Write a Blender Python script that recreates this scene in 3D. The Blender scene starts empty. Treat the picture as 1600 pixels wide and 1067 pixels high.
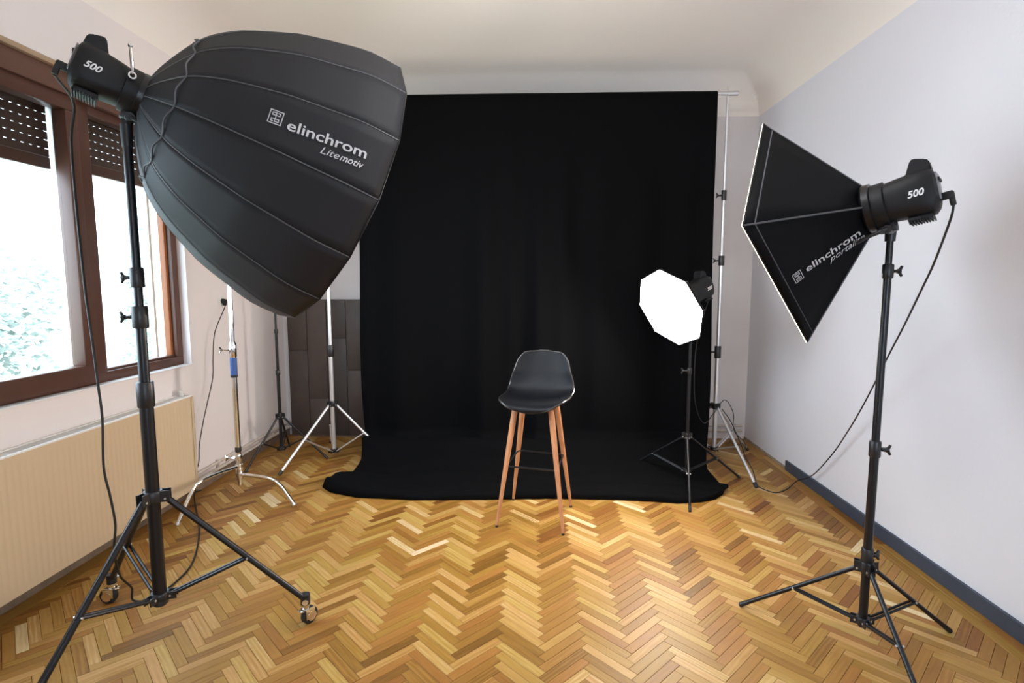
import bpy, bmesh, math, random
from mathutils import Vector as V, Matrix as M
sc = bpy.context.scene
COL = sc.collection
rnd = random.Random(7)
PI = math.pi
# ------------------------------------------------------------------ camera
cam = bpy.data.cameras.new('camera'); cam_o = bpy.data.objects.new('camera', cam); COL.objects.link(cam_o)
cam.sensor_width = 36; cam.lens = 855 / 1600 * 36; cam.clip_start = .05
PITCH = math.atan(91.5 / 855); YAW = math.atan(30 / (855 / math.cos(PITCH)))
cam_o.location = (0, 0, 1.5); cam_o.rotation_euler = (PI / 2 - PITCH, 0, YAW)
sc.camera = cam_o
# ------------------------------------------------------------------ sky, lights, exposure
SKY = 7.0
w = bpy.data.worlds.new('sky'); sc.world = w; w.use_nodes = True
bg = w.node_tree.nodes['Background']; bg.inputs[0].default_value = (.70, .84, 1, 1); bg.inputs[1].default_value = SKY
sc.view_settings.view_transform = 'Standard'; sc.view_settings.look = 'None'
sc.view_settings.gamma = 1; sc.view_settings.use_curve_mapping = False
sc.view_settings.exposure = 0.72
sc.cycles.use_denoising = True
sc.cycles.max_bounces = 10; sc.cycles.diffuse_bounces = 6; sc.cycles.sample_clamp_indirect = 6
sc.cycles.caustics_reflective = False
def area(name, loc, rot, sx, sy, power, color=(1, 1, 1), portal=False):
    l = bpy.data.lights.new(name, 'AREA'); l.shape = 'RECTANGLE'; l.size = sx; l.size_y = sy
    l.energy = power; l.color = color
    if portal: l.cycles.is_portal = True
    o = bpy.data.objects.new(name, l); COL.objects.link(o); o.location = loc; o.rotation_euler = rot
    return o
area('window_portal', (-2.70, 2.4, 1.55), (0, -PI / 2, 0), 1.4, 3.1, 1, portal=True)
area('added_window_portal', (1.15, -2.05, 1.35), (PI / 2, 0, 0), 1.7, 1.8, 1, portal=True)  # portal for the window added behind the camera
DIFF_SQUARE = 8.0; DIFF_OCTA = 34.0; DIFF_BIG = 6.0; LAMP = 34

# ------------------------------------------------------------------ helpers
MATS = {}
def mat(name, color, rough=.5, metal=0, spec=None, emit=None, estr=0, bump=None, vary=None, coat=0, sheen=0):
    if name in MATS: return MATS[name]
    m = bpy.data.materials.new(name); m.use_nodes = True; nt = m.node_tree; b = nt.nodes['Principled BSDF']
    b.inputs['Base Color'].default_value = (*color, 1); b.inputs['Roughness'].default_value = rough
    b.inputs['Metallic'].default_value = metal
    if spec is not None: b.inputs['Specular IOR Level'].default_value = spec
    if coat: b.inputs['Coat Weight'].default_value = coat; b.inputs['Coat Roughness'].default_value = .2
    if sheen: b.inputs['Sheen Weight'].default_value = sheen; b.inputs['Sheen Roughness'].default_value = .4
    if emit: b.inputs['Emission Color'].default_value = (*emit, 1); b.inputs['Emission Strength'].default_value = estr
    tc = nt.nodes.new('ShaderNodeTexCoord')
    if vary:                                   # (scale, amount, second colour)
        n = nt.nodes.new('ShaderNodeTexNoise'); n.inputs['Scale'].default_value = vary[0]; n.inputs['Detail'].default_value = 6
        nt.links.new(tc.outputs['Object'], n.inputs['Vector'])
        r = nt.nodes.new('ShaderNodeValToRGB'); r.color_ramp.elements[0].position = .5 - vary[1]; r.color_ramp.elements[1].position = .5 + vary[1]
        r.color_ramp.elements[0].color = (*color, 1); r.color_ramp.elements[1].color = (*vary[2], 1)
        nt.links.new(n.outputs[0], r.inputs[0]); nt.links.new(r.outputs[0], b.inputs['Base Color'])
    if bump:                                   # (scale, strength)
        n = nt.nodes.new('ShaderNodeTexNoise'); n.inputs['Scale'].default_value = bump[0]; n.inputs['Detail'].default_value = 4
        nt.links.new(tc.outputs['Object'], n.inputs['Vector'])
        bp = nt.nodes.new('ShaderNodeBump'); bp.inputs['Strength'].default_value = bump[1]; bp.inputs['Distance'].default_value = .01
        nt.links.new(n.outputs[0], bp.inputs['Height']); nt.links.new(bp.outputs[0], b.inputs['Normal'])
    MATS[name] = m; return m

WALL = mat('wall_paint', (.79, .80, .86), .75, bump=(60, .08), vary=(1.3, .3, (.75, .76, .83)))
WALLL = mat('wall_paint_warm', (.86, .80, .80), .7, bump=(60, .08), vary=(1.3, .3, (.83, .77, .77)))
WALLB = mat('wall_paint_back', (.78, .76, .77), .75, bump=(60, .08), vary=(2, .3, (.68, .64, .64)))
CEIL = mat('ceiling_paint', (.92, .875, .83), .8, bump=(30, .05))
BLACK = mat('black_anodised_metal', (.008, .008, .010), .32, .2, bump=(300, .05))
BLKPL = mat('black_plastic', (.014, .014, .016), .38)
HEADM = mat('moulded_dark_plastic', (.009, .009, .0105), .5, spec=.3, bump=(400, .1))
FAB = mat('black_softbox_fabric', (.0165, .0165, .0205), .55, bump=(900, .25), spec=.25)
PIPING = mat('grey_piping', (.085, .085, .095), .5)
FABSQ = mat('deep_black_fabric', (.003, .003, .004), .6, bump=(900, .2), spec=.12)
LETTER = mat('silver_print', (.55, .55, .57), .5)
WHITEP = mat('white_print', (.75, .75, .75), .5)
SILV = mat('brushed_aluminium', (.72, .72, .74), .33, .85)
CHROME = mat('chrome', (.80, .80, .78), .1, 1)
CLOTH = mat('black_muslin', (.0024, .0024, .0029), .9, spec=.06, bump=(500, .15))
OAK = mat('oak_leg', (.50, .235, .115), .42, vary=(14, .2, (.42, .18, .08)))
SEATM = mat('black_leatherette', (.005, .0055, .008), .48, spec=.2, bump=(220, .12))
EDGE = mat('wood_edge', (.30, .16, .08), .4)
BROWN = mat('brown_window_frame', (.085, .036, .024), .42, vary=(8, .2, (.10, .042, .026)))
TRIMW = mat('pale_oak_trim', (.42, .30, .20), .5)
SHUT = mat('brown_shutter', (.075, .040, .032), .5)
RADM = mat('cream_radiator_enamel', (.66, .52, .35), .45)
RADT = mat('grille_enamel', (.86, .85, .83), .45)
PIPE = mat('pipe_paint', (.62, .55, .50), .5)
SKIRT = mat('dark_slate_skirting', (.040, .052, .078), .55, vary=(9, .3, (.055, .068, .098)), bump=(120, .2))
OLDSK = mat('worn_wood_skirting', (.24, .17, .12), .7, vary=(12, .25, (.14, .10, .07)))
WHITE = mat('white_plastic', (.75, .75, .73), .4)
BLUE = mat('blue_sleeve', (.035, .09, .28), .45)
RUBBER = mat('black_rubber', (.01, .01, .01), .6)
SILVIN = mat('silver_lining', (.7, .7, .7), .35, .8)

def linkmesh(name, me, parent=None, mtx=None):
    o = bpy.data.objects.new(name, me); COL.objects.link(o)
    if parent is not None: o.parent = parent
    if mtx is not None: o.matrix_local = mtx
    return o
def finish(bm, m, smooth=True, ang=.6):
    bmesh.ops.recalc_face_normals(bm, faces=bm.faces[:])
    for f in bm.faces: f.smooth = smooth
    if smooth:
        for e in bm.edges:
            if len(e.link_faces) == 2 and e.calc_face_angle(0) > ang: e.smooth = False
    me = bpy.data.meshes.new('mesh'); bm.to_mesh(me); bm.free()
    if m: me.materials.append(m)
    return me
def obj(name, bm, m, parent=None, smooth=True, ang=.6):
    return linkmesh(name, finish(bm, m, smooth, ang), parent)
def thing(name, label, cat, loc=(0, 0, 0), rotz=0, group=None, mtx=None):
    o = bpy.data.objects.new(name, None); COL.objects.link(o); o.empty_display_size = .1
    if mtx is not None: o.matrix_world = mtx
    else: o.location = loc; o.rotation_euler = (0, 0, rotz)
    o['label'] = label; o['category'] = cat
    if group: o['group'] = group
    return o
def tag(o, label, cat, group=None):
    o['label'] = label; o['category'] = cat
    if group: o['group'] = group
    return o
def struct(name, bm, m, smooth=False):
    o = obj(name, bm, m, None, smooth); o['kind'] = 'structure'; return o
def NB(): return bmesh.new()
def box(bm, x0, y0, z0, x1, y1, z1, bev=0, mtx=None):
    r = bmesh.ops.create_cube(bm, size=1)['verts']
    for v in r: v.co = V(((x0 + x1) / 2 + v.co.x * (x1 - x0), (y0 + y1) / 2 + v.co.y * (y1 - y0), (z0 + z1) / 2 + v.co.z * (z1 - z0)))
    if bev:
        es = list({e for v in r for e in v.link_edges})
        r = bmesh.ops.bevel(bm, geom=es, offset=bev, segments=2, affect='EDGES', profile=.5)['verts']
    if mtx is not None:
        for v in set(r): v.co = mtx @ v.co
    return bm
def frame_of(d):
    d = d.normalized(); a = V((0, 0, 1)) if abs(d.z) < .95 else V((1, 0, 0))
    x = a.cross(d).normalized(); return x, d.cross(x)
def tube(bm, pts, r, n=12, cap=True):
    pts = [V(p) for p in pts]; rs = r if isinstance(r, (list, tuple)) else [r] * len(pts)
    rings = []; x = None
    for i, p in enumerate(pts):
        d = (pts[min(i + 1, len(pts) - 1)] - pts[max(i - 1, 0)]).normalized()
        if x is None: x, y = frame_of(d)
        else:
            x = (x - d * x.dot(d)).normalized(); y = d.cross(x)
        rings.append([bm.verts.new(p + (x * math.cos(2 * PI * k / n) + y * math.sin(2 * PI * k / n)) * rs[i]) for k in range(n)])
    for a, b in zip(rings, rings[1:]):
        for k in range(n): bm.faces.new((a[k], a[(k + 1) % n], b[(k + 1) % n], b[k]))
    if cap:
        bm.faces.new(rings[0][::-1]); bm.faces.new(rings[-1])
    return bm
def lathe(bm, prof, n=32, mtx=None, cap=True):        # prof [(r,z)]
    rings = []
    for r, z in prof:
        rings.append([bm.verts.new((r * math.cos(2 * PI * k / n), r * math.sin(2 * PI * k / n), z)) for k in range(n)])
    for a, b in zip(rings, rings[1:]):
        for k in range(n): bm.faces.new((a[k], a[(k + 1) % n], b[(k + 1) % n], b[k]))
    if cap: bm.faces.new(rings[0][::-1]); bm.faces.new(rings[-1])
    if mtx is not None:
        for rg in rings:
            for v in rg: v.co = mtx @ v.co
    return bm
def spline(pts, n=8):
    P = [V(p) for p in pts]; P = [P[0] * 2 - P[1]] + P + [P[-1] * 2 - P[-2]]; out = []
    for i in range(1, len(P) - 2):
        for k in range(n):
            t = k / n; a, b, c, d = P[i - 1:i + 3]
            out.append(.5 * ((2 * b) + (c - a) * t + (2 * a - 5 * b + 4 * c - d) * t * t + (3 * b - 3 * c + d - a) * t ** 3))
    return out + [P[-2]]
def interp(x, xs, ys):
    if x <= xs[0]: return ys[0]
    for i in range(1, len(xs)):
        if x <= xs[i]: return ys[i - 1] + (ys[i] - ys[i - 1]) * (x - xs[i - 1]) / (xs[i] - xs[i - 1])
    return ys[-1]
def text_mesh(s, mapf, bold=0., shear=0., sx=1., space=1.):
    """a flat print: glyph outlines (cap height about 0.7) mapped by mapf(x, y) -> point; x and y start at 0"""
    cu = bpy.data.curves.new('t', 'FONT'); cu.body = s; cu.offset = bold; cu.shear = shear; cu.space_character = space; cu.resolution_u = 4
    o = bpy.data.objects.new('t', cu); COL.objects.link(o)
    dg = bpy.context.evaluated_depsgraph_get(); me = bpy.data.meshes.new_from_object(o.evaluated_get(dg))
    bpy.data.objects.remove(o); bpy.data.curves.remove(cu)
    x0 = min(v.co.x for v in me.vertices); x1 = max(v.co.x for v in me.vertices)
    for v in me.vertices: v.co = mapf((v.co.x - x0) / (x1 - x0), v.co.y)
    me.materials.clear()
    return me

# ------------------------------------------------------------------ parquet
XL, XR, YB, YF, HC = -2.42, 2.07, 5.25, -2.0, 3.32
def wood_mat():
    m = bpy.data.materials.new('oak_parquet'); m.use_nodes = True; nt = m.node_tree; N = nt.nodes.new; L = nt.links.new
    b = nt.nodes['Principled BSDF']
    at = N('ShaderNodeAttribute'); at.attribute_name = 'tone'; sep = N('ShaderNodeSeparateColor'); L(at.outputs['Color'], sep.inputs[0])
    uv = N('ShaderNodeUVMap'); uv.uv_map = 'grain'
    mp = N('ShaderNodeMapping'); mp.inputs['Scale'].default_value = (3, 26, 1); L(uv.outputs[0], mp.inputs[0])
    n1 = N('ShaderNodeTexNoise'); n1.inputs['Scale'].default_value = 3.2; n1.inputs['Detail'].default_value = 7; n1.inputs['Distortion'].default_value = .5; L(mp.outputs[0], n1.inputs[0])
    mp2 = N('ShaderNodeMapping'); mp2.inputs['Scale'].default_value = (2.5, 16, 1); L(uv.outputs[0], mp2.inputs[0])
    wv = N('ShaderNodeTexWave'); wv.bands_direction = 'Y'; wv.inputs['Scale'].default_value = 1.1; wv.inputs['Distortion'].default_value = 7; wv.inputs['Detail'].default_value = 3; L(mp2.outputs[0], wv.inputs[0])
    ramp = N('ShaderNodeValToRGB'); cr = ramp.color_ramp
    cols = [(0, (.095, .031, .006)), (.25, (.205, .080, .014)), (.5, (.315, .148, .031)), (.75, (.44, .255, .082)), (1, (.64, .49, .30))]
    cr.elements[0].position = 0; cr.elements[0].color = (*cols[0][1], 1); cr.elements[1].position = 1; cr.elements[1].color = (*cols[-1][1], 1)
    for p, c in cols[1:-1]: e = cr.elements.new(p); e.color = (*c, 1)
    a1 = N('ShaderNodeMath'); a1.operation = 'MULTIPLY_ADD'; a1.inputs[1].default_value = .34; L(n1.outputs[0], a1.inputs[0])
    off = N('ShaderNodeMath'); off.operation = 'SUBTRACT'; off.inputs[1].default_value = .23; L(sep.outputs[0], off.inputs[0]); L(off.outputs[0], a1.inputs[2])
    a2 = N('ShaderNodeMath'); a2.operation = 'MULTIPLY'; L(wv.outputs['Fac'], a2.inputs[0]); 
    k = N('ShaderNodeMath'); k.operation = 'MULTIPLY'; k.inputs[1].default_value = .20; L(sep.outputs[1], k.inputs[0]); L(k.outputs[0], a2.inputs[1])
    a3 = N('ShaderNodeMath'); a3.operation = 'ADD'; L(a1.outputs[0], a3.inputs[0]); L(a2.outputs[0], a3.inputs[1])
    L(a3.outputs[0], ramp.inputs[0])
    hs = N('ShaderNodeHueSaturation'); L(ramp.outputs[0], hs.inputs['Color'])
    h1 = N('ShaderNodeMath'); h1.operation = 'MULTIPLY_ADD'; h1.inputs[1].default_value = .018; h1.inputs[2].default_value = .496; L(sep.outputs[2], h1.inputs[0]); L(h1.outputs[0], hs.inputs['Hue'])
    L(hs.outputs[0], b.inputs['Base Color'])
    rg = N('ShaderNodeMath'); rg.operation = 'MULTIPLY_ADD'; rg.inputs[1].default_value = .18; rg.inputs[2].default_value = .36; L(n1.outputs[0], rg.inputs[0]); L(rg.outputs[0], b.inputs['Roughness'])
    bp = N('ShaderNodeBump'); bp.inputs['Strength'].default_value = .12; bp.inputs['Distance'].default_value = .002; L(n1.outputs[0], bp.inputs['Height']); L(bp.outputs[0], b.inputs['Normal'])
    b.inputs['Specular IOR Level'].default_value = .32
    return m
WOOD = wood_mat()
SL, SW = .25, .25 / 6
def rtone(kind):
    t = rnd.gauss(.61 if kind == 'V' else .43, .12)  # V staves lighter than H: directional sheen of the grain put into the colour
    if rnd.random() < .07: t += .25
    if rnd.random() < .05: t -= .18
    return (min(.97, max(.12, t)), rnd.random() ** 2, rnd.random())
class PieceSet:
    """collects flat wood pieces: each a prism with chamfered top, its own tone and grain"""
    def __init__(s): s.v = []; s.f = []; s.tone = []; s.uv = []
    def add(s, poly, tone, org, ax, z=0, t=.009, cham=.0008, tilt=(0, 0)):
        n = len(poly); c = V((sum(p[0] for p in poly) / n, sum(p[1] for p in poly) / n)); b0 = len(s.v)
        ou, ov = rnd.random() * 9, rnd.random() * 9; ay = (-ax[1], ax[0])
        def uv(p): d = (p[0] - org[0], p[1] - org[1]); return (d[0] * ax[0] + d[1] * ax[1] + ou, d[0] * ay[0] + d[1] * ay[1] + ov)
        inn = []
        for i in range(n):
            a, p, q = V(poly[i - 1][:2]), V(poly[i][:2]), V(poly[(i + 1) % n][:2])
            d1 = (a - p); d2 = (q - p)
            if d1.length < 1e-6 or d2.length < 1e-6: inn.append(p); continue
            inn.append(p + (d1.normalized() + d2.normalized()) * cham)
        for p in inn: s.v.append((p[0], p[1], z + tilt[0] * (p[0] - c[0]) + tilt[1] * (p[1] - c[1])))
        for p in poly: s.v.append((p[0], p[1], z - cham + tilt[0] * (p[0] - c[0]) + tilt[1] * (p[1] - c[1])))
        for p in poly: s.v.append((p[0], p[1], z - t))
        def face(ids, pts): s.f.append(tuple(ids)); s.tone.append(tone); s.uv.append([uv(p) for p in pts])
        face([b0 + i for i in range(n)], inn)
        for i in range(n):
            j = (i + 1) % n
            face([b0 + n + i, b0 + n + j, b0 + j, b0 + i], [poly[i], poly[j], inn[j], inn[i]])
            face([b0 + 2 * n + i, b0 + 2 * n + j, b0 + n + j, b0 + n + i], [poly[i], poly[j], poly[j], poly[i]])
    def mesh(s, m=None):
        me = bpy.data.meshes.new('pieces'); me.from_pydata(s.v, [], s.f); me.materials.append(m or WOOD)
        ca = me.color_attributes.new('tone', 'FLOAT_COLOR', 'CORNER'); ul = me.uv_layers.new(name='grain'); k = 0
        cd = []; ud = []
        for f, t, uv in zip(s.f, s.tone, s.uv):
            for q in uv: cd += [*t, 1]; ud += q
        ca.data.foreach_set('color', cd); ul.data.foreach_set('uv', ud); me.update(); return me
def clip(poly, axis, lim, keep_less):
    out = []
    for i in range(len(poly)):
        a, b = poly[i], poly[(i + 1) % len(poly)]
        ia = (a[axis] <= lim) == keep_less; ib = (b[axis] <= lim) == keep_less
        if ia: out.append(a)
        if ia != ib:
            t = (lim - a[axis]) / (b[axis] - a[axis]); out.append((a[0] + (b[0] - a[0]) * t, a[1] + (b[1] - a[1]) * t))
    return out
BX0, BX1, BY0, BY1 = XL + .10, XR - .115, .55, YB - .06
G = .0006
def herring():
    c45 = math.sqrt(.5); out = []
    for m_ in range(-9, 9):
        for k in range(-12, 120):
            for kind in 'HV':
                if kind == 'H': ox, oy, w_, h_ = k * SW + m_ * SL, k * SW - m_ * SL, SL, SW
                else: ox, oy, w_, h_ = k * SW + SL + m_ * SL, (k + 1) * SW - SL - m_ * SL, SW, SL
                R_ = lambda x, y: ((x - y) * c45 + .0624, (x + y) * c45 + .62)
                full = [R_(ox + G, oy + G), R_(ox + w_ - G, oy + G), R_(ox + w_ - G, oy + h_ - G), R_(ox + G, oy + h_ - G)]
                cc = R_(ox + w_ / 2, oy + h_ / 2)
                p = full
                for a, l, kl in ((0, BX0, False), (0, BX1, True), (1, BY0, False), (1, BY1, True)):
                    if p: p = clip(p, a, l, kl)
                if len(p) < 3: continue
                ar = abs(sum(p[i - 1][0] * p[i][1] - p[i][0] * p[i - 1][1] for i in range(len(p)))) / 2
                if ar < 1.5e-4: continue
                q = []
                for a in p:
                    if not q or (V(a) - V(q[-1])).length > 1e-4: q.append(a)
                out.append((kind, cc, q, ar > .0099))
    return out
def in_view(x, y):
    d = V((x, y, -1.5)); R = cam_o.rotation_euler.to_matrix(); c = R.inverted() @ d
    if c.z > -.1: return None
    px = 800 + 855 * c.x / -c.z; py = 533.5 - 855 * c.y / -c.z
    return (px, py, c.length) if -5 < px < 1605 and 0 < py < 1072 else None
st = herring()
bm = NB(); box(bm, XL - .05, YF, -.2, XR + .05, YB + .05, -.009)
slab = struct('floor', bm, mat('dark_joint', (.10, .05, .02), .8))
cand = sorted([s for s in st if s[3] and in_view(*s[1])], key=lambda s: in_view(*s[1])[2])[:300]
cset = set(id(s) for s in cand)
variants = {}
for kind in 'HV':
    variants[kind] = []
    for i in range(26):
        ps = PieceSet(); ps.add([(-SL / 2 + G, -SW / 2 + G), (SL / 2 - G, -SW / 2 + G), (SL / 2 - G, SW / 2 - G), (-SL / 2 + G, SW / 2 - G)], rtone(kind), (0, 0), (1, 0))
        variants[kind].append(ps.mesh())
rest = PieceSet(); c45 = math.sqrt(.5)
for s in st:
    kind, cc, p, whole = s; ax = (c45, c45) if kind == 'H' else (-c45, c45)
    dz = -rnd.random() * .0004; tl = (rnd.uniform(-.004, .004), rnd.uniform(-.004, .004))
    if id(s) in cset:
        o = linkmesh('parquet_stave', rnd.choice(variants[kind]), slab)
        o.location = (cc[0], cc[1], dz); o.rotation_euler = (tl[1], -tl[0], (PI / 4 if kind == 'H' else 3 * PI / 4) + (PI if rnd.random() < .5 else 0))
    else: rest.add(p, rtone(kind), cc, ax, z=dz, tilt=tl)
# straight border boards along the walls and the unseen floor behind the camera
def border(x0, x1, y0, y1, step, alongy=True):
    a, b = (y0, y1) if alongy else (x0, x1)
    while a < b - .01:
        c = min(b, a + step * rnd.uniform(.8, 1.2))
        p = [(x0, a + G), (x1, a + G), (x1, c - G), (x0, c - G)] if alongy else [(a + G, y0), (c - G, y0), (c - G, y1), (a + G, y1)]
        rest.add(p, rtone('H'), p[0], (0, 1) if alongy else (1, 0)); a = c
border(BX1 + .001, BX1 + .055, BY0, YB, .5); border(BX1 + .057, XR, BY0, YB, .6)
border(XL, BX0 - .001, BY0, YB, .5); border(BX0, BX1, BY1 + .001, YB, .5, False)
y = BY0 - .101
while y > YF: border(XL, XR, y, y + .1, .7, False); y -= .101
o = linkmesh('parquet_field', rest.mesh(), slab); o['kind'] = 'stuff'

# ------------------------------------------------------------------ room shell
CR = .31
def dist_h(d):
    d = max(0, min(CR, d)); return HC - CR + math.sqrt(max(0, CR * CR - (CR - d) ** 2))
bm = NB()
def axis_pts(a, b):
    near = [CR * (1 - math.cos(PI / 2 * i / 14)) for i in range(15)]
    return [a + t for t in near] + [a + CR + (b - a - 2 * CR) * i / 6 for i in range(1, 6)] + [b - t for t in near[::-1]]
xs, ys = axis_pts(XL, XR), axis_pts(YF, YB)
g = [[bm.verts.new((x, y, dist_h(min(x - XL, XR - x, YB - y, y - YF)))) for y in ys] for x in xs]
for i in range(len(xs) - 1):
    for j in range(len(ys) - 1): bm.faces.new((g[i][j], g[i][j + 1], g[i + 1][j + 1], g[i + 1][j]))
zt = HC - CR
ceil = struct('ceiling', bm, CEIL, True)
WY0, WY1, WZ0, WZ1 = .9, 3.785, .925, 2.625
bm = NB(); T = .26
box(bm, XL - T, YF, 0, XL, YB, WZ0); box(bm, XL - T, YF, WZ1, XL, YB, zt + .5)
box(bm, XL - T, YF, WZ0, XL, WY0, WZ1); box(bm, XL - T, WY1, WZ0, XL, YB, WZ1)
struct('wall_left', bm, WALLL)
bm = NB(); box(bm, XR, YF, 0, XR + T, YB, zt + .5); struct('wall_right', bm, WALL)
bm = NB(); box(bm, XL - T, YB, 0, XR + T, YB + T, zt + .5); struct('wall_back', bm, WALLB)
bm = NB(); RX0, RX1, RZ0, RZ1 = .4, 1.9, .6, 2.15  # opening for the added rear window
box(bm, XL - T, YF - T, 0, XR + T, YF, RZ0); box(bm, XL - T, YF - T, RZ1, XR + T, YF, zt + .5)
box(bm, XL - T, YF - T, RZ0, RX0, YF, RZ1); box(bm, RX1, YF - T, RZ0, XR + T, YF, RZ1)
struct('wall_front', bm, WALL)
# skirting
bm = NB(); box(bm, XR - .018, -1.9, 0, XR, 4.36, .078, .002); struct('baseboard_right', bm, SKIRT)
bm = NB(); box(bm, XR - .006, 4.36, 0, XR, YB, .022); struct('trim_1', bm, mat('crumbling_plaster', (.42, .36, .30), .9, vary=(40, .2, (.2, .16, .12))))
bm = NB(); box(bm, XL, -1.9, 0, XL + .022, YB, .058, .003); struct('baseboard_left', bm, OLDSK)
# heating pipes along left and back wall
hp = thing('heating_pipes', 'pair of cream heating pipes running low along left and back walls', 'pipe', (0, 0, 0))
for z, d in ((.085, .03), (.135, .03)):
    bm = NB(); tube(bm, spline([(XL + d, 3.66, z), (XL + d, 4.4, z), (XL + d, 5.1, z), (XL + d + .03, YB - .03, z), (XL + .2, YB - d, z), (0, YB - d, z), (1.2, YB - d, z), (XR - .04, YB - d, z)], 6), .0115, 10)
    obj('pipe', bm, PIPE, hp)
for y in (4.0, 4.9):
    bm = NB(); box(bm, XL, y, .07, XL + .03, y + .012, .15, .002); obj('bracket', bm, PIPE, hp)

# ------------------------------------------------------------------ window
wn = bpy.data.objects.new('window_1', None); COL.objects.link(wn); wn['kind'] = 'structure'
XW = -2.475        # room-side face of the fixed frame
def wbox(name, y0, z0, y1, z1, x0, x1, m=BROWN, bev=.004):
    bm = NB(); box(bm, x0, y0, z0, x1, y1, z1, bev); return obj(name, bm, m, wn)
WT = 2.485
wbox('frame_rail', WY0, WZ0, WY1, .985, -2.55, XW)
wbox('frame_post', 3.725, .985, WY1, WT, -2.55, XW)
wbox('frame_post', 2.985, .985, 3.085, WT, -2.55, XW)
wbox('frame_post', WY0, .985, WY0 + .06, WT, -2.55, XW)
wbox('sash_stile', 2.905, 1.045, 2.985, WT - .075, -2.53, XW + .022)
wbox('sash_stile', .965, 1.045, 1.04, WT - .075, -2.53, XW + .022)
wbox('sash_rail', .965, .94, 2.985, 1.045, -2.53, XW + .022)
wbox('sash_rail', .965, WT - .075, 2.985, WT, -2.53, XW + .022)
wbox('frame_rail', 3.085, WT - .05, 3.725, WT, -2.55, XW)
wbox('glazing_bead', 3.700, .985, 3.725, WT, -2.545, XW - .03, mat('lit_orange_bead', (.30, .10, .035), .45))  # orange tint paints in the light on this inner side of the frame
wbox('glazing_bead', 3.085, .985, 3.725, 1.0, -2.545, XW - .02)
wbox('shutter_guide', 3.66, .95, 3.685, WT, -2.62, -2.58, WHITE)
wbox('shutter_guide', 2.97, .95, 2.985, WT, -2.62, -2.58, WHITE)
wbox('shutter_guide', 3.09, .95, 3.105, WT, -2.62, -2.58, WHITE)
wbox('shutter_box', WY0, WT, 3.60, 2.595, -2.55, -2.435, mat('brown_casing', (.13, .062, .045), .5))
wbox('shutter_box', 3.60, WT, WY1, 2.595, -2.55, -2.435, mat('brown_casing', (.13, .062, .045), .5))
wbox('casing_trim', WY0 - .03, 2.595, WY1 + .0, 2.622, -2.55, -2.412, TRIMW)
def glassmat():
    m = bpy.data.materials.new('window_glass'); m.use_nodes = True; nt = m.node_tree; nt.nodes.clear()
    o = nt.nodes.new('ShaderNodeOutputMaterial'); t = nt.nodes.new('ShaderNodeBsdfTransparent'); t.inputs[0].default_value = (.94, .96, .95, 1)
    g_ = nt.nodes.new('ShaderNodeBsdfGlossy'); g_.inputs['Roughness'].default_value = .02
    lw = nt.nodes.new('ShaderNodeLayerWeight'); lw.inputs[0].default_value = .5; pw = nt.nodes.new('ShaderNodeMath'); pw.operation = 'POWER'; pw.inputs[1].default_value = 5
    fr = nt.nodes.new('ShaderNodeMath'); fr.operation = 'MULTIPLY_ADD'; fr.inputs[1].default_value = .5; fr.inputs[2].default_value = .03; mx = nt.nodes.new('ShaderNodeMixShader')
    nt.links.new(lw.outputs['Facing'], pw.inputs[0]); nt.links.new(pw.outputs[0], fr.inputs[0])
    nt.links.new(fr.outputs[0], mx.inputs[0]); nt.links.new(t.outputs[0], mx.inputs[1]); nt.links.new(g_.outputs[0], mx.inputs[2]); nt.links.new(mx.outputs[0], o.inputs[0])
    return m
GLASS = glassmat()
wbox('glass_pane', 1.04, 1.045, 2.905, WT - .075, -2.512, -2.508, GLASS, 0)
wbox('glass_pane', 3.085, .985, 3.7, WT - .05, -2.532, -2.528, GLASS, 0)
# rolled-down part of the perforated shutter: slats with rows of slots between
for (y0, y1, zb) in ((WY0 + .02, 2.945, 2.108), (3.105, 3.745, 2.135)):
    z = zb
    bm = NB(); box(bm, -2.612, y0, z, -2.590, y1, z + .062, .003); obj('bottom_bar', bm, BROWN, wn); z += .064
    while z < WT + .02:
        bm = NB(); box(bm, -2.606, y0, z, -2.594, y1, z + .040)
        yy = y0
        while yy < y1 - .02:                      # bridges between the light slots
            box(bm, -2.603, yy, z + .040, -2.597, min(y1, yy + .026), z + .0455); yy += .046
        obj('shutter_slat', bm, SHUT, wn, False); z += .0455
bm = NB(); box(bm, -2.64, WY0, 2.44, -2.58, WY1, 2.63); obj('shutter_housing', bm, SHUT, wn)
bm = NB(); box(bm, -2.47, WY0 - .0, WZ0 - .005, XL + .012, WY1, WZ0 + .004, .002); obj('window_sill', bm, mat('white_sill', (.78, .77, .78), .5), wn)
# rear window, unseen behind the camera, added to light the room with daylight
w2 = bpy.data.objects.new('added_window', None); COL.objects.link(w2); w2['kind'] = 'structure'
for a in ((RX0, RZ0, RX1, RZ0 + .07), (RX0, RZ1 - .07, RX1, RZ1), (RX0, RZ0, RX0 + .07, RZ1), (RX1 - .07, RZ0, RX1, RZ1), (1.1, RZ0, 1.2, RZ1)):
    bm = NB(); box(bm, a[0], YF - .14, a[1], a[2], YF - .07, a[3], .004); obj('frame_post', bm, BROWN, w2)

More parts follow.
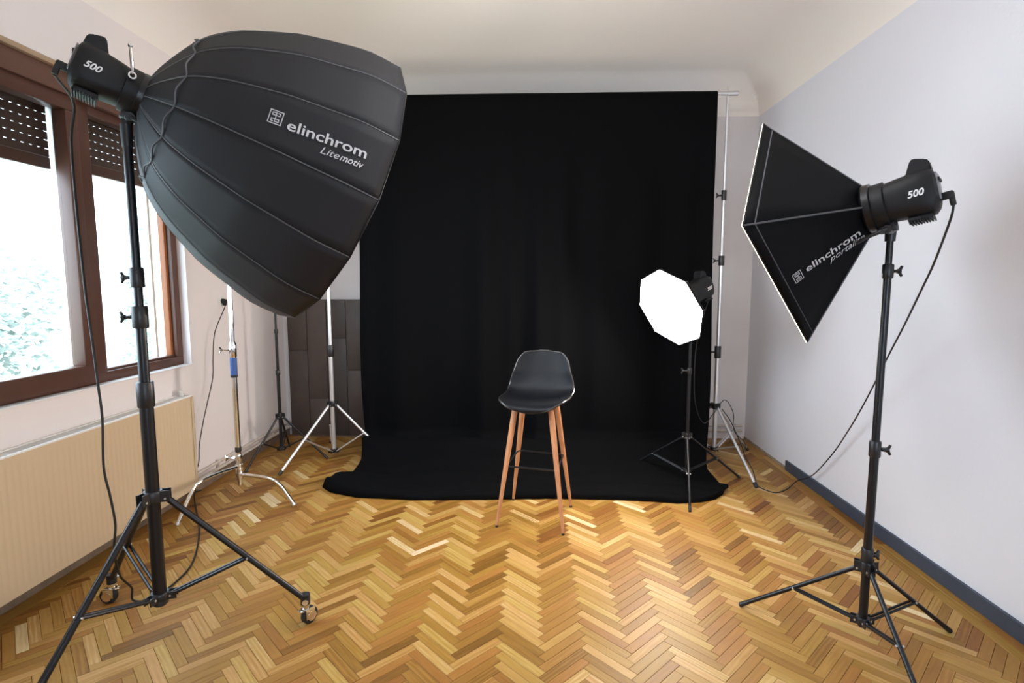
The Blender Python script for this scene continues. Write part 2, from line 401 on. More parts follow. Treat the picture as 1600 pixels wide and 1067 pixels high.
# ------------------------------------------------------------------ radiator
rad = thing('radiator', 'long cream ribbed panel radiator with a white top grille, under the window', 'radiator', (XL + .06, 0, 0))
RY0, RY1, RZa, RZb, RXf = .9, 3.60, .095, .735, .055
bm = NB(); prevs = None; nz = [RZa, RZa + .035, RZa + .05, RZb - .05, RZb - .035, RZb]
yy = RY0; cols = []
def addcol(y, dx):
    cols.append([bm.verts.new((RXf - (0 if i in (0, 1, 4, 5) else dx), y, z)) for i, z in enumerate(nz)])
addcol(RY0, 0); addcol(RY0 + .03, 0); y = RY0 + .04
while y < RY1 - .045:
    addcol(y, .0); addcol(y + .008, .002); addcol(y + .0125, .002); addcol(y + .0205, 0); y += .0335
addcol(RY1 - .03, 0); addcol(RY1, 0)
for a, b in zip(cols, cols[1:]):
    for i in range(5): bm.faces.new((a[i], b[i], b[i + 1], a[i + 1]))
box(bm, RXf - .018, RY0, RZa, RXf - .008, RY1, RZb)
obj('front_panel', bm, RADM, rad, True, .25)
bm = NB(); box(bm, -.045, RY0 + .01, RZa, -.030, RY1 - .01, RZb - .01, .003); obj('back_panel', bm, RADM, rad)
bm = NB(); box(bm, -.045, RY1 - .004, RZa + .02, RXf, RY1, RZb + .003, .001); obj('side_cover', bm, RADM, rad)
gr = NB(); box(gr, RXf - .014, RY0, RZb - .002, RXf + .001, RY1, RZb + .006, .001); box(gr, -.046, RY0, RZb - .002, -.038, RY1, RZb + .006, .001)
y = RY0 + .01
while y < RY1 - .01: box(gr, -.04, y, RZb - .004, RXf - .012, y + .004, RZb + .002); y += .014
obj('top_grille', gr, RADT, rad, False)
bm = NB(); lathe(bm, [(.012, -.01), (.016, 0), (.016, .03), (.010, .036)], 16, M.Translation((-.01, RY1 - .03, RZb + .005))); obj('bleed_valve', bm, WHITE, rad)
for z in (.16,):
    bm = NB(); tube(bm, [(-.035, RY1 - .05, RZa + .01), (-.035, RY1 - .05, .1), (-.03, RY1 + .03, .085), (-.03, RY1 + .07, .085)], .0105, 10); obj('feed_pipe', bm, PIPE, rad)
for y in (1.4, 3.2):
    bm = NB(); box(bm, -.06, y, .5, -.045, y + .04, .7); obj('wall_bracket', bm, RADM, rad)

# ------------------------------------------------------------------ plank board leaning at the back
pb = thing('plank_backdrop', 'upright dark brown wood plank board against back wall', 'backdrop', (-1.9, 5.17, 0))
def darkwood():
    ps = mat('dark_wood_plank', (.055, .040, .036), .5, vary=(5, .25, (.085, .066, .058)), bump=(40, .15)); return ps
DW = darkwood()
BH = 1.345
for i, x in enumerate([-.44 + .19 * k for k in range(8)]):
    x1 = x + .187; seams = [[.02, .85, BH], [.02, .38, BH], [.02, .97, BH], [.02, .66, BH]][i % 4]
    dm = mat('dark_plank_%d' % (i % 3), ((.055, .040, .036), (.075, .056, .050), (.045, .034, .031))[i % 3], .5, vary=(6, .25, ((.080, .062, .054), (.10, .076, .068), (.062, .048, .044))[i % 3]), bump=(40, .2))
    for a, b in zip(seams, seams[1:]):
        bm = NB(); box(bm, x + .001, -.008, a + .001, x1 - .001, .006, b - .001, .0015); obj('plank', bm, dm, pb)
bm = NB(); box(bm, -.435, .007, .0, 1.07, .02, BH - .02); obj('backing_board', bm, OLDSK, pb)

# ------------------------------------------------------------------ stands
def collar(parent, z, r, h, kdir=None, m=BLKPL, name='collar', klen=.045):
    bm = NB(); lathe(bm, [(r - .002, z - h / 2), (r, z - h / 2 + .004), (r, z + h / 2 - .004), (r - .002, z + h / 2)], 20)
    if kdir is not None:
        d = V((math.cos(kdir), math.sin(kdir), 0)); n_ = V((-d.y, d.x, 0))
        for s in (-1, 1):
            p = d * r + n_ * s * .007
            tube(bm, [p + V((0, 0, z)), p + d * .018 + V((0, 0, z))], .007, 6)
    c = obj(name, bm, m, parent)
    if kdir is not None:
        bm = NB(); d = V((math.cos(kdir), math.sin(kdir), 0))
        tube(bm, [V((0, 0, z)) + d * r, V((0, 0, z)) + d * (r + klen * .55)], .0045, 8)
        q = V((0, 0, z)) + d * (r + klen * .55)
        tube(bm, [q, q + d * .012], .010, 10)
        for s in (-1, 1):
            tube(bm, [q + d * .006, q + d * .016 + V((0, 0, s * .020))], [.007, .005], 8)
        obj('clamp_knob', bm, m, c)
    return c
def tripod(root, angs, fr, zhub, zlow, legr, secs, collars, m_leg, m_pole, jt=.5, footz=0, rp=.03, square=False, bracer=.0055, m_br=None):
    """legs from the top hub to the feet, paired braces from the low hub to a joint on each leg"""
    for a in angs:
        if isinstance(a, tuple): a, f_ = a
        else: f_ = fr
        d = V((math.cos(a), math.sin(a), 0)); n_ = V((-d.y, d.x, 0))
        top = d * rp + V((0, 0, zhub - .01)); foot = d * f_ + V((0, 0, footz + legr * .9))
        bm = NB(); tube(bm, [top, foot], legr, 4 if square else 14); lg = obj('leg', bm, m_leg, root, True)
        ft = NB(); u_ = (foot - top).normalized()
        if footz == 0:
            tube(ft, [foot - u_ * .035, foot + u_ * .003], legr * 1.18, 12); obj('foot_cap', ft, BLKPL, lg)
        j = top + (foot - top) * jt; lo = d * (rp * .85) + V((0, 0, zlow))
        for s in (-1, 1):
            bm = NB(); tube(bm, [lo + n_ * s * bracer * 1.6, j + n_ * s * bracer * 1.6], bracer, 8)
            obj('brace', bm, m_br or m_leg, root)
        for p in (lo, j, top):
            rv = NB(); tube(rv, [p - n_ * (legr + .006), p + n_ * (legr + .006)], .0042, 8)
            obj('rivet', rv, SILV, root)
    for z0, z1, r in secs:
        bm = NB(); tube(bm, [(0, 0, z0), (0, 0, z1)], r, 20); obj('pole_section', bm, m_pole, root)
    for z, h, nm in ((zhub, .045, 'leg_spider'), (zlow, .03, 'brace_spider')):
        bm = NB(); lathe(bm, [(rp * .72, z - h / 2), (rp * .78, z - h / 2 + .004), (rp * .78, z + h / 2 - .004), (rp * .72, z + h / 2)], 20)
        for a in angs:
            a = a[0] if isinstance(a, tuple) else a
            mt = M.Rotation(a, 4, 'Z'); 
            for s in (-1, 1): box(bm, rp * .6, s * (legr + .002) - .002, z - h / 2, rp * 1.35, s * (legr + .002) + .002, z + h / 2, 0, mt)
        obj(nm, bm, BLKPL, root)
    for c in collars: collar(root, *c)
def ang(root, p): return math.atan2(p[1] - root[1], p[0] - root[0])

# ---- big stand on wheels, left
P1 = (-1.495, 2.04)
bs = thing('rolling_light_stand', 'large black wheeled light stand on the left holding the big deep softbox', 'light stand', (*P1, 0))
a0 = ang(P1, (-.984, 2.24)); a1 = ang(P1, (-1.974, 2.377)); a2 = ang(P1, (-1.60, 1.49))
tripod(bs, [(a0, .545), (a1, .575), (a2, .545)], .56, .66, .245, .0125, [(.21, 1.08, .0245), (1.06, 1.40, .0185), (1.38, 2.02, .0155)],
       [(1.07, .030, .10, None), (1.37, .028, .085, PI * 1.05), (1.52, .024, .075, PI * .98)], BLACK, BLACK, jt=.56, footz=.105, rp=.045, bracer=.007)
bm = NB(); lathe(bm, [(.022, .205), (.0285, .212), (.0285, .235), (.026, .24)], 20); obj('pole_cap', bm, BLKPL, bs)
bm = NB(); lathe(bm, [(.0085, 2.015), (.0085, 2.03), (.012, 2.032), (.012, 2.045), (.008, 2.047), (.008, 2.075)], 16); obj('spigot', bm, CHROME, bs)
for a, f_ in ((a0, .545), (a1, .575), (a2, .545)):
    d = V((math.cos(a), math.sin(a), 0)); n_ = V((-d.y, d.x, 0)); q = d * f_
    bm = NB(); tube(bm, [q + V((0, 0, .142)), q + V((0, 0, .098))], .021, 14); sk = obj('caster_socket', bm, BLKPL, bs)
    bm = NB(); tube(bm, [q + V((0, 0, .12)) - n_ * .03, q + V((0, 0, .12)) + n_ * .005], .006, 8); tube(bm, [q + V((0, 0, .12)) - n_ * .035, q + V((0, 0, .12)) - n_ * .028], .013, 10); obj('lock_screw', bm, CHROME, sk)
    ca = bpy.data.objects.new('caster', None); COL.objects.link(ca); ca.parent = bs; ca.location = q; ca.rotation_euler = (0, 0, a + .7)
    bm = NB(); tube(bm, [(0, 0, .100), (0, 0, .078)], .017, 14)
    for s in (-1, 1):
        box(bm, -.012, s * .019 - .0015, .03, .034, s * .019 + .0015, .078, .001); tube(bm, [(.018, s * .017, .038), (.018, s * .021, .038)], .022, 16)
    obj('fork', bm, CHROME, ca)
    bm = NB(); tube(bm, [(.018, -.014, .0375), (.018, -.010, .0375), (.018, .010, .0375), (.018, .014, .0375)], [.033, .0375, .0375, .033], 28); obj('wheel', bm, RUBBER, ca)
    bm = NB(); box(bm, -.052, -.014, .062, -.008, .014, .067, .002, M.Rotation(.25, 4, 'Y')); obj('brake_lever', bm, CHROME, ca)

# ---- right stand
P2 = (1.388, 2.198)
rs = thing('light_stand', 'black light stand in the right foreground holding the square softbox', 'light stand', (*P2, 0))
tripod(rs, [(ang(P2, (.979, 2.444)), .475), (ang(P2, (1.809, 2.28)), .43), (ang(P2, (1.355, 1.74)), .455)], .45, .335, .10, .0095,
       [(.075, .83, .0165), (.80, 1.54, .0145), (1.5, 1.735, .0122)],
       [(.835, .0215, .065, -.3, BLKPL, 'collar', .028), (1.545, .020, .055, -.2, BLKPL, 'collar', .022), (.385, .0225, .06, .1, BLKPL, 'collar', .02)], BLACK, BLACK, jt=.52, rp=.033)
# ---- small stand near the backdrop
P3 = (1.158, 3.997)
ss = thing('light_stand', 'slim black light stand in front of the cloth holding the small glowing octagonal softbox', 'light stand', (*P3, 0))
tripod(ss, [(ang(P3, (.785, 4.343)), .51), (ang(P3, (1.612, 4.151)), .48), (ang(P3, (1.05, 3.502)), .507)], .5, .375, .11, .0085,
       [(.09, .86, .0125), (.84, 1.10, .0105), (1.05, 1.26, .0085)], [(.86, .017, .045, PI), (1.10, .015, .04, PI)], BLACK, BLACK, jt=.52, rp=.027)
# ---- slim black stand by left wall
P4 = (-2.125, 4.475)
s4 = thing('light_stand', 'slim black light stand standing by the left wall beside the plank board', 'light stand', (*P4, 0))
tripod(s4, [(ang(P4, (-2.269, 4.14)), .36), (ang(P4, (-1.735, 4.50)), .385), (ang(P4, (-2.22, 4.84)), .37)], .37, .38, .10, .009,
       [(.09, .74, .0135), (.72, 1.10, .0115), (1.08, 1.95, .009)], [(.75, .018, .04, None), (1.10, .016, .035, None)], BLACK, BLACK, jt=.5, rp=.027)
# ---- backdrop stands
def bstand(P, angs, label, low, kd):
    r = thing('backdrop_stand', label, 'stand', (*P, 0))
    tripod(r, angs, .6, .475, low, .0115, [(low - .02, .95, .0185), (.88, 1.70, .0150), (1.66, 2.22, .0125), (2.18, 2.965, .0105)],
           [(.93, .026, .10, kd), (1.68, .023, .08, kd), (2.20, .020, .08, kd), (.475, .026, .05, None)], SILV, SILV, jt=.52, rp=.036, bracer=.0065)
    bm = NB(); tube(bm, [(0, 0, 2.95), (0, 0, 3.035)], .005, 10); obj('spigot', bm, CHROME, r)
    return r
P5 = (1.548, 4.56)
bstand(P5, [(ang(P5, (1.655, 3.953)), .63), (ang(P5, (1.95, 4.86)), .5), (ang(P5, (1.15, 4.95)), .5)], 'tall silver backdrop stand at the right edge of the black cloth', .11, PI)
P6 = (-1.695, 4.54)
bstand(P6, [(ang(P6, (-1.958, 4.083)), .535), (ang(P6, (-1.20, 4.50)), .5), (ang(P6, (-1.90, 5.0)), .45)], 'tall silver backdrop stand left of the cloth before the plank board', .065, PI * .5)
cb = NB(); tube(cb, [(-1.80, 4.555, 2.985), (1.625, 4.555, 2.985)], .0145, 16)
crossbar = obj('crossbar', cb, SILV); tag(crossbar, 'long silver crossbar along the top edge of the black cloth', 'bar')
for x in (1.548, -1.72):
    bm = NB(); tube(bm, [(x, 4.555, 2.985), (x + .075, 4.555, 2.985)], .018, 14); obj('bar_end', bm, SILV, crossbar)

# ---- C-stand
P7 = (-2.04, 3.65)
cs = thing('chrome_stand', 'chrome stand with bent turtle legs and a blue sleeve beside the radiator', 'stand', (*P7, 0))
for k, (a, ln) in enumerate(((ang(P7, (-1.575, 3.482)), .494), (ang(P7, (-2.179, 3.152)), .517), (math.radians(118), .40))):
    d = V((math.cos(a), math.sin(a), 0)); z = .205 - .028 * k if k < 2 else .235
    z = (.165, .225, .195)[k]
    p = [d * .02 + V((0, 0, z)), d * ln * .45 + V((0, 0, z + .008)), d * ln * .66 + V((0, 0, z - .005)), d * ln * .78 + V((0, 0, z * .74)), d * ln * .98 + V((0, 0, .018))]
    bm = NB(); tube(bm, spline(p, 5), .0125, 12); lg = obj('leg', bm, CHROME, cs)
    bm = NB(); e = V(p[-1]); e0 = V(p[-2]); dd = (e - e0).normalized(); tube(bm, [e - dd * .012, e + dd * .004], .0145, 12); obj('foot_cap', bm, SILV, lg)
bm = NB()
for z in (.165, .195, .225): tube(bm, [(0, 0, z - .013), (0, 0, z + .013)], .024, 18)
tube(bm, [(0, 0, .09), (0, 0, .15)], .013, 12); obj('leg_hub', bm, CHROME, cs)
bm = NB(); tube(bm, [(0, 0, .13), (0, 0, 1.10)], .0175, 20); obj('pole_section', bm, CHROME, cs)
bm = NB(); tube(bm, [(0, 0, 1.06), (0, 0, 2.0)], .0150, 20); obj('pole_section', bm, CHROME, cs)
collar(cs, .285, .021, .05, PI * 1.05, CHROME, klen=.09)
collar(cs, .345, .021, .035, None, BLKPL)
bm = NB(); tube(bm, [(0, 0, .87), (0, 0, .99)], .0225, 20); obj('sleeve', bm, BLUE, cs)
bm = NB(); tube(bm, [(0, 0, .855), (0, 0, .872)], .0235, 20); obj('band', bm, BLKPL, cs)
collar(cs, 1.045, .0235, .10, PI * 1.08, CHROME, klen=.08)

# ------------------------------------------------------------------ black cloth
def hnoise(x, y): 
    from mathutils import noise
    return noise.noise(V((x, y, 3.3)))
bm = NB(); NX, CL, CRt, YC = 150, -1.428, 1.462, 4.57
frX = [-1.45, -1.38, -1.20, -.84, -.35, .10, .54, .80, .95, 1.15, 1.30, 1.40]
frY = [3.84, 3.75, 3.66, 3.63, 3.655, 3.69, 3.685, 3.66, 3.635, 3.66, 3.715, 3.80]
rows = []
prof = [(0, 2.9995), (.012, 2.9985), (.0165, 2.985)] + [(.0165, 2.97 - i * .12) for i in range(0, 22)]
zs = []
def clothpt(u, k, K):
    return None
grid = []
for i in range(NX + 1):
    u = i / NX; col = []
    x0 = CL + (CRt - CL) * u
    fold = .016 * math.sin(x0 * 9.3 + 1.3 * math.sin(x0 * 2.1)) + .010 * math.sin(x0 * 23 + 2 * math.sin(x0 * 3.7)) + .012 * hnoise(x0 * 2.2, 0)
    # back hem tucked over the bar
    col.append((x0, YC - .015 + .034, 2.93)); col.append((x0, YC - .015 + .018, 2.985)); col.append((x0, YC - .015, 3.0025))
    NV = 34
    for k in range(NV + 1):
        t = k / NV; z = 2.985 - t * (2.985 - .20); am = min(1, t * 3) * (1 + .9 * t)
        sag = .010 * hnoise(x0 * 3, z * 1.4) + .02 * t * t * hnoise(x0 * 1.3 + z * 1.1, z * .8)
        xx = x0 + .012 * math.sin(z * 2.1) * min(1, t * 2) * (2 * u - 1) + (.035 * max(0, (.55 - z)) if u < .1 else 0)
        col.append((xx, YC - .033 - (fold * am + sag * am) - .03 * t, z))
    # curve onto the floor, then run forward with crumples
    ye = interp(-1.45 + 2.85 * u, frX, frY); yb = YC - .10
    NF = 30
    for k in range(1, NF + 1):
        t = k / NF
        yy = yb - (yb - ye) * (1 - (1 - t) ** 1.15) if t < .999 else ye
        xe = 0
        if u < .16: q = (1 - u / .16); xe = (.06 * math.sin(min(1, t * 1.3) * PI) - .10 * max(0, (t - .62) / .38)) * q
        elif u > .84: q = ((u - .84) / .16); xe = (-.09 * math.sin(min(1, t * 1.15) * PI) * .9 - .06 * t * 0 - .10 * max(0, (t - .8) / .2)) * q
        base = .20 * (1 - t) ** 4 * (1 if t < .9 else 1)
        cr = .020 * abs(math.sin(yy * 13 + 3 * hnoise(x0 * 1.1, yy * 1.5))) + .035 * abs(hnoise(x0 * 2.6 + 9, yy * 3.4))
        edge = .034 * math.exp(-((t - .93) / .05) ** 2)
        lump = .055 * math.exp(-((x0 + 1.25) / .22) ** 2) * math.exp(-((t - .75) / .18) ** 2)
        z = .012 + base + cr * min(1, 4 * (1 - t)) * (1 if t > .04 else t / .04) + edge * (.7 + .6 * hnoise(x0 * 3, 7)) + lump
        if k == NF: z = .004
        col.append((x0 + xe, yy, z))
    grid.append([bm.verts.new(c) for c in col])
for a, b in zip(grid, grid[1:]):
    for j in range(len(a) - 1): bm.faces.new((a[j], b[j], b[j + 1], a[j + 1]))
cl = obj('backdrop_cloth', bm, CLOTH, None, True, 3)
sol = cl.modifiers.new('thick', 'SOLIDIFY'); sol.thickness = .003; sol.offset = 1
tag(cl, 'wide black cloth backdrop hanging from the crossbar and trailing over the floor', 'backdrop')

# ------------------------------------------------------------------ bar stool
sb = thing('bar_stool', 'black shell bar stool with tapered oak legs standing before the black cloth', 'stool', (.036, 3.40, 0))
feet = [(-.244, -.161), (.161, -.259), (.237, .157), (-.155, .264)]
rot = math.atan2(feet[1][1] - feet[0][1], feet[1][0] - feet[0][0])
Rz = M.Rotation(rot, 4, 'Z')
tops = [V((f_[0] * .54, f_[1] * .54, .735)) for f_ in feet]
for f_, t_ in zip(feet, tops):
    bm = NB(); F0 = V((*f_, .004)); pts = [F0 + (t_ - F0) * s for s in (0, .12, .5, .85, 1)]
    tube(bm, pts, [.0085, .0105, .0155, .0185, .0185], 16); lg = obj('leg', bm, OAK, sb)
    bm = NB(); tube(bm, [(f_[0], f_[1], 0), tuple(F0 + (t_ - F0) * .012)], .0095, 12); obj('foot_pad', bm, BLKPL, lg)
# footrest ring through the legs
bm = NB(); zf = .375; cor = []
for f_, t_ in zip(feet, tops):
    s = (zf - .004) / .731; p = V((*f_, .004)); p = p + (t_ - p) * s; cor.append(p)
loop = []
for i in range(4):
    a, b, c = cor[i - 1], cor[i], cor[(i + 1) % 4]
    loop += [b + (a - b).normalized() * .03, b + (a - b).normalized() * .008 + (c - b).normalized() * .008, b + (c - b).normalized() * .03]
tube(bm, loop + [loop[0], loop[1]], .0055, 10, cap=False); obj('footrest', bm, BLACK, sb)
bm = NB(); box(bm, -.125, -.125, .728, .125, .125, .742, .004, Rz); obj('seat_plate', bm, BLKPL, sb)
# shell: centre line (y forward negative) and half width along it
CLN = [(-.205, .728, .0), (-.213, .742, .115), (-.205, .757, .16), (-.17, .766, .195), (-.10, .763, .208), (-.02, .758, .213), (.07, .762, .213), (.12, .778, .217), (.155, .81, .212), (.178, .86, .203), (.195, .92, .186), (.21, .98, .168), (.219, 1.02, .142), (.224, 1.04, .110), (.227, 1.052, .0)]
sp = spline([V(c) for c in CLN], 4)
bm = NB(); gridv = []; NU = 20
for i, p in enumerate(sp):
    y_, z_, hw = p; hw = max(0, hw); row = []
    if i == len(sp) - 1 or i == 0: hw = .03
    up = min(1, max(0, (z_ - .765) / .15))
    for j in range(NU + 1):
        u = -1 + 2 * j / NU
        x = hw * math.sin(u * PI / 2) if False else hw * u
        e = abs(u) ** 3
        lift = .035 * e * (hw / .22) ** 2
        zz = z_ + lift * (1 - up * .6); yy_ = y_ - lift * 1.6 * up
        row.append(bm.verts.new(Rz @ V((x, yy_, zz))))
    gridv.append(row)
for a, b in zip(gridv, gridv[1:]):
    for j in range(NU): bm.faces.new((a[j], a[j + 1], b[j + 1], b[j]))
sh = obj('seat_shell', bm, SEATM, sb, True, 3); s_ = sh.modifiers.new('t', 'SOLIDIFY'); s_.thickness = .012; s_.offset = 0
s2 = sh.modifiers.new('b', 'BEVEL'); s2.width = .004; s2.segments = 2; s2.limit_method = 'ANGLE'
# piping round the rim
rim = [gridv_co for gridv_co in []]
me = sh.data; nrow = NU + 1; nr = len(sp)
right = [me.vertices[i * nrow + NU].co.copy() for i in range(nr)]; left = [me.vertices[i * nrow].co.copy() for i in range(nr)]
ring = right + left[::-1]
bm = NB(); tube(bm, ring + [ring[0]], .0068, 8, cap=False); obj('rim_piping', bm, mat('shell_edge', (.022, .02, .02), .25, spec=.6), sh)

# ------------------------------------------------------------------ softboxes and flash heads
def frame_mtx(pos, n):
    n = n.normalized(); x = V((0, 0, 1)).cross(n).normalized(); y = n.cross(x)
    return M(((x.x, y.x, n.x, pos.x), (x.y, y.y, n.y, pos.y), (x.z, y.z, n.z, pos.z), (0, 0, 0, 1)))
def softbox(name, label, c, n, prof, N, ph, sgn, emit, ecol, ringr, group=None, cord_i=None, lip=.035, rib_r=.003, ncurve=1):
    """prof [(s behind the rim, r)] ; local +Z is the way it faces, origin at the mounting ring"""
    Lr = prof[-1][0]; mt = frame_mtx(c - n * Lr, n); r0 = thing(name, label, 'softbox', mtx=mt, group=group)
    pr = [(r, Lr - s) for s, r in prof]          # rim first
    def pt(k, r, z): a = ph + 2 * PI * k / N; return V((r * math.cos(a), r * math.sin(a), z))
    if len(pr) > 4:
        P = spline([V((r, z, 0)) for r, z in pr], 3); pr2 = [(p.x, p.y) for p in P]
    else: pr2 = pr
    bm = NB(); NB_ = 6; rowsv = []
    for (r, z) in pr2:
        a, b = pt(-.5 + 0, r, z), pt(.5, r, z)
        a = V((r * math.cos(-PI / N), r * math.sin(-PI / N), z)); b = V((r * math.cos(PI / N), r * math.sin(PI / N), z))
        rowsv.append([bm.verts.new(a.lerp(b, j / NB_)) for j in range(NB_ + 1)])
    for a, b in zip(rowsv, rowsv[1:]):
        for j in range(NB_): bm.faces.new((a[j], a[j + 1], b[j + 1], b[j]))
    pm = finish(bm, FAB if cord_i else FABSQ, True, 1)
    sd = []
    for k in range(N):
        o = linkmesh('fabric_panel', pm, r0, M.Rotation(ph + 2 * PI * (k + .5) / N, 4, 'Z'))
        s_ = o.modifiers.new('t', 'SOLIDIFY'); s_.thickness = .003; s_.offset = -1 if False else 0
    bm = NB(); tube(bm, [V((r, 0, z)) for r, z in pr2], rib_r, 6); rm = finish(bm, PIPING)
    for k in range(N): linkmesh('rib_piping', rm, r0, M.Rotation(ph + 2 * PI * k / N, 4, 'Z'))
    R0 = prof[0][1]
    # front edge band, diffuser, mounting ring
    bm = NB(); loop = [pt(k, R0, Lr) for k in range(N)]; loop2 = [pt(k, R0 + .001, Lr - .004) for k in range(N)]
    tube(bm, loop + [loop[0]], .0035, 6, cap=False); obj('front_edge', bm, BLACK if cord_i else WHITE if False else BLACK, r0)
    bm = NB(); zf_ = Lr - lip if cord_i else Lr + .004; rf_ = R0 - (.006 if cord_i else -.002)
    fa = [bm.verts.new(pt(k, rf_, zf_)) for k in range(N)]; fb = [bm.verts.new(pt(k, rf_, zf_ - .006)) for k in range(N)]
    bm.faces.new(fa); bm.faces.new(fb[::-1])
    for k in range(N): bm.faces.new((fa[k], fa[(k + 1) % N], fb[(k + 1) % N], fb[k]))
    dm = mat('diffuser_' + name + str(emit), (.8, .8, .8), .9, emit=ecol, estr=emit)
    d_ = obj('diffuser', bm, dm, r0, False)
    bm = NB(); lathe(bm, [(ringr - .012, -.022), (ringr, -.018), (ringr, .004), (ringr - .006, .012)], 32); obj('mounting_ring', bm, BLACK, r0)
    if cord_i is not None:
        bm = NB(); zc, rc = cord_i; pts = []
        for k in range(N):
            pts.append(pt(k, rc + .004, zc))
            pts.append(pt(k + .5, (rc - .010) * math.cos(PI / N) + .008, zc - .013))
        pts = spline(pts + [pts[0]], 4); tube(bm, pts, .0032, 6, cap=False); obj('gathering_cord', bm, PIPING, r0)
    return r0, mt, pr2
def panel_map(mt, prof, N, mid):
    """(arc from rim, sideways) -> local point just proud of the panel whose middle is at angle mid"""
    Lr = prof[-1][0]; S = spline([V((r * math.cos(PI / N), Lr - s, 0)) for s, r in prof], 3) if len(prof) > 4 else [V((r * math.cos(PI / N), Lr - s, 0)) for s, r in prof]
    arc = [0]; ch = math.cos(PI / N)
    for a, b in zip(S, S[1:]): arc.append(arc[-1] + math.hypot((b.x - a.x) / ch, b.y - a.y))
    e = V((math.cos(mid), math.sin(mid), 0)); t = V((-math.sin(mid), math.cos(mid), 0))
    def f(a, b):
        r = interp(a, arc, [q.x for q in S]); z = interp(a, arc, [q.y for q in S])
        r2 = interp(a + .01, arc, [q.x for q in S]); z2 = interp(a + .01, arc, [q.y for q in S])
        d = V((r2 - r, z2 - z)); n_ = V((-d.y, d.x)).normalized()
        if n_.x < 0: n_ = -n_
        return e * (r + n_.x * .0055) + V((0, 0, z + n_.y * .0055)) + t * b
    return f
def logo(parent, f, a0, b0, da, db, k, m=LETTER):
    """square emblem: frame, centre stem and hooked bars; unit square mapped at (a0,b0) with axes da (reading) and db (up)"""
    bm = NB(); bars = [(0, 0, 1, .07), (0, .93, 1, 1), (0, 0, .07, 1), (.93, 0, 1, 1), (.47, .12, .53, .88),
        (.2, .78, .47, .85), (.2, .6, .27, .85), (.2, .6, .47, .67), (.2, .33, .47, .40), (.2, .15, .27, .40), (.2, .15, .40, .22),
        (.60, .78, .8, .85), (.73, .60, .8, .85), (.53, .60, .8, .67), (.53, .33, .8, .40), (.73, .15, .8, .40), (.53, .15, .8, .22)]
    for x0, y0, x1, y1 in bars:
        q = [bm.verts.new(f(a0 + k * (x * da[0] + y * db[0]), b0 + k * (x * da[1] + y * db[1]))) for x, y in ((x0, y0), (x1, y0), (x1, y1), (x0, y1))]
        bm.faces.new(q)
    me = bpy.data.meshes.new('emblem'); bm.to_mesh(me); bm.free(); me.materials.append(m); return linkmesh('emblem', me, parent)
def word(parent, s, f, p0, p1, h, side, m=LETTER, **kw):
    """text from (a,b)=p0 to p1 along the baseline; h metres per font unit; side=+-1 flips which way is up"""
    p0, p1 = V(p0), V(p1); d = p1 - p0; u = d.normalized(); up = V((-u.y, u.x)) * side
    me = text_mesh(s, lambda x, y: f(*(p0 + d * x + up * (y * h))), **kw); me.materials.append(m)
    return linkmesh('lettering', me, parent)

def dirv(az, el): return V((math.cos(el) * math.cos(az), math.cos(el) * math.sin(az), math.sin(el)))
# -- big deep softbox (16 ribs)
cB, nB = V((-.90866, 2.51317, 1.91506)), dirv(.69566, -.36874)
profB = [(0, .613), (.13, .597), (.25, .555), (.36, .512), (.42, .48), (.54, .405), (.617, .336), (.66, .278), (.70, .2), (.73, .13), (.745, .082)]
phB = .20124
SB1, mtB, prB = softbox('deep_softbox', 'big deep round black softbox on the left, on the wheeled stand', cB, nB, profB, 16, phB, 1, DIFF_BIG, (.84, .93, 1), .085, cord_i=(.745 - .655, .285))
fB = panel_map(mtB, profB, 16, phB + 2 * PI * 7.5 / 16)
logo(SB1, fB, .4295, .017, (-.95, 0), (.03, -1), .0485)
word(SB1, 'elinchrom', fB, (.3635, .0190), (.0919, .0040), .0520, 1, bold=.014)
word(SB1, 'Lite', fB, (.239, .0515), (.1745, .0480), .036, 1, shear=.3)
word(SB1, 'motiv', fB, (.172, .0480), (.090, .0430), .036, 1, shear=.3, bold=.010)
# -- square softbox
cS, nS = V((1.0608, 2.3608, 1.7104)), dirv(2.4177, -.228)
profS = [(0, .4667), (.028, .43), (.300, .085)]; phS = 1.5554
SB2, mtS, prS = softbox('square_softbox', 'black square softbox turned on its corner on the right foreground stand', cS, nS, profS, 4, phS, 1, DIFF_SQUARE, (1, .80, .58), .092, rib_r=.0035)
bm = NB(); rr, zz = .43, .300 - .028; lp = [V((rr * math.cos(phS + PI / 2 * k), rr * math.sin(phS + PI / 2 * k), zz)) for k in range(5)]
tube(bm, lp, .0035, 6, cap=False); obj('seam_piping', bm, PIPING, SB2)
fS = panel_map(mtS, profS, 4, phS - 1.5 * PI / 2)
logo(SB2, fS, .080, -.034, (1, 0), (0, 1), .045)
word(SB2, 'elinchrom', fS, (.1476, -.0210), (.428, -.0330), .0420, 1, bold=.014)
word(SB2, 'portalite', fS, (.255, -.0520), (.440, -.0600), .036, 1, shear=.45)
# -- small lit octagonal softbox
cO, nO = V((.97731, 3.90143, 1.32435)), dirv(-2.59591, -.41886)
profO = [(0, .29), (.02, .286), (.185, .085)]
SB3, mtO, prO = softbox('octagonal_softbox', 'small glowing white octagonal softbox in front of the black cloth', cO, nO, profO, 8, 1.52622, -1, DIFF_OCTA, (1, .93, .84), .085)

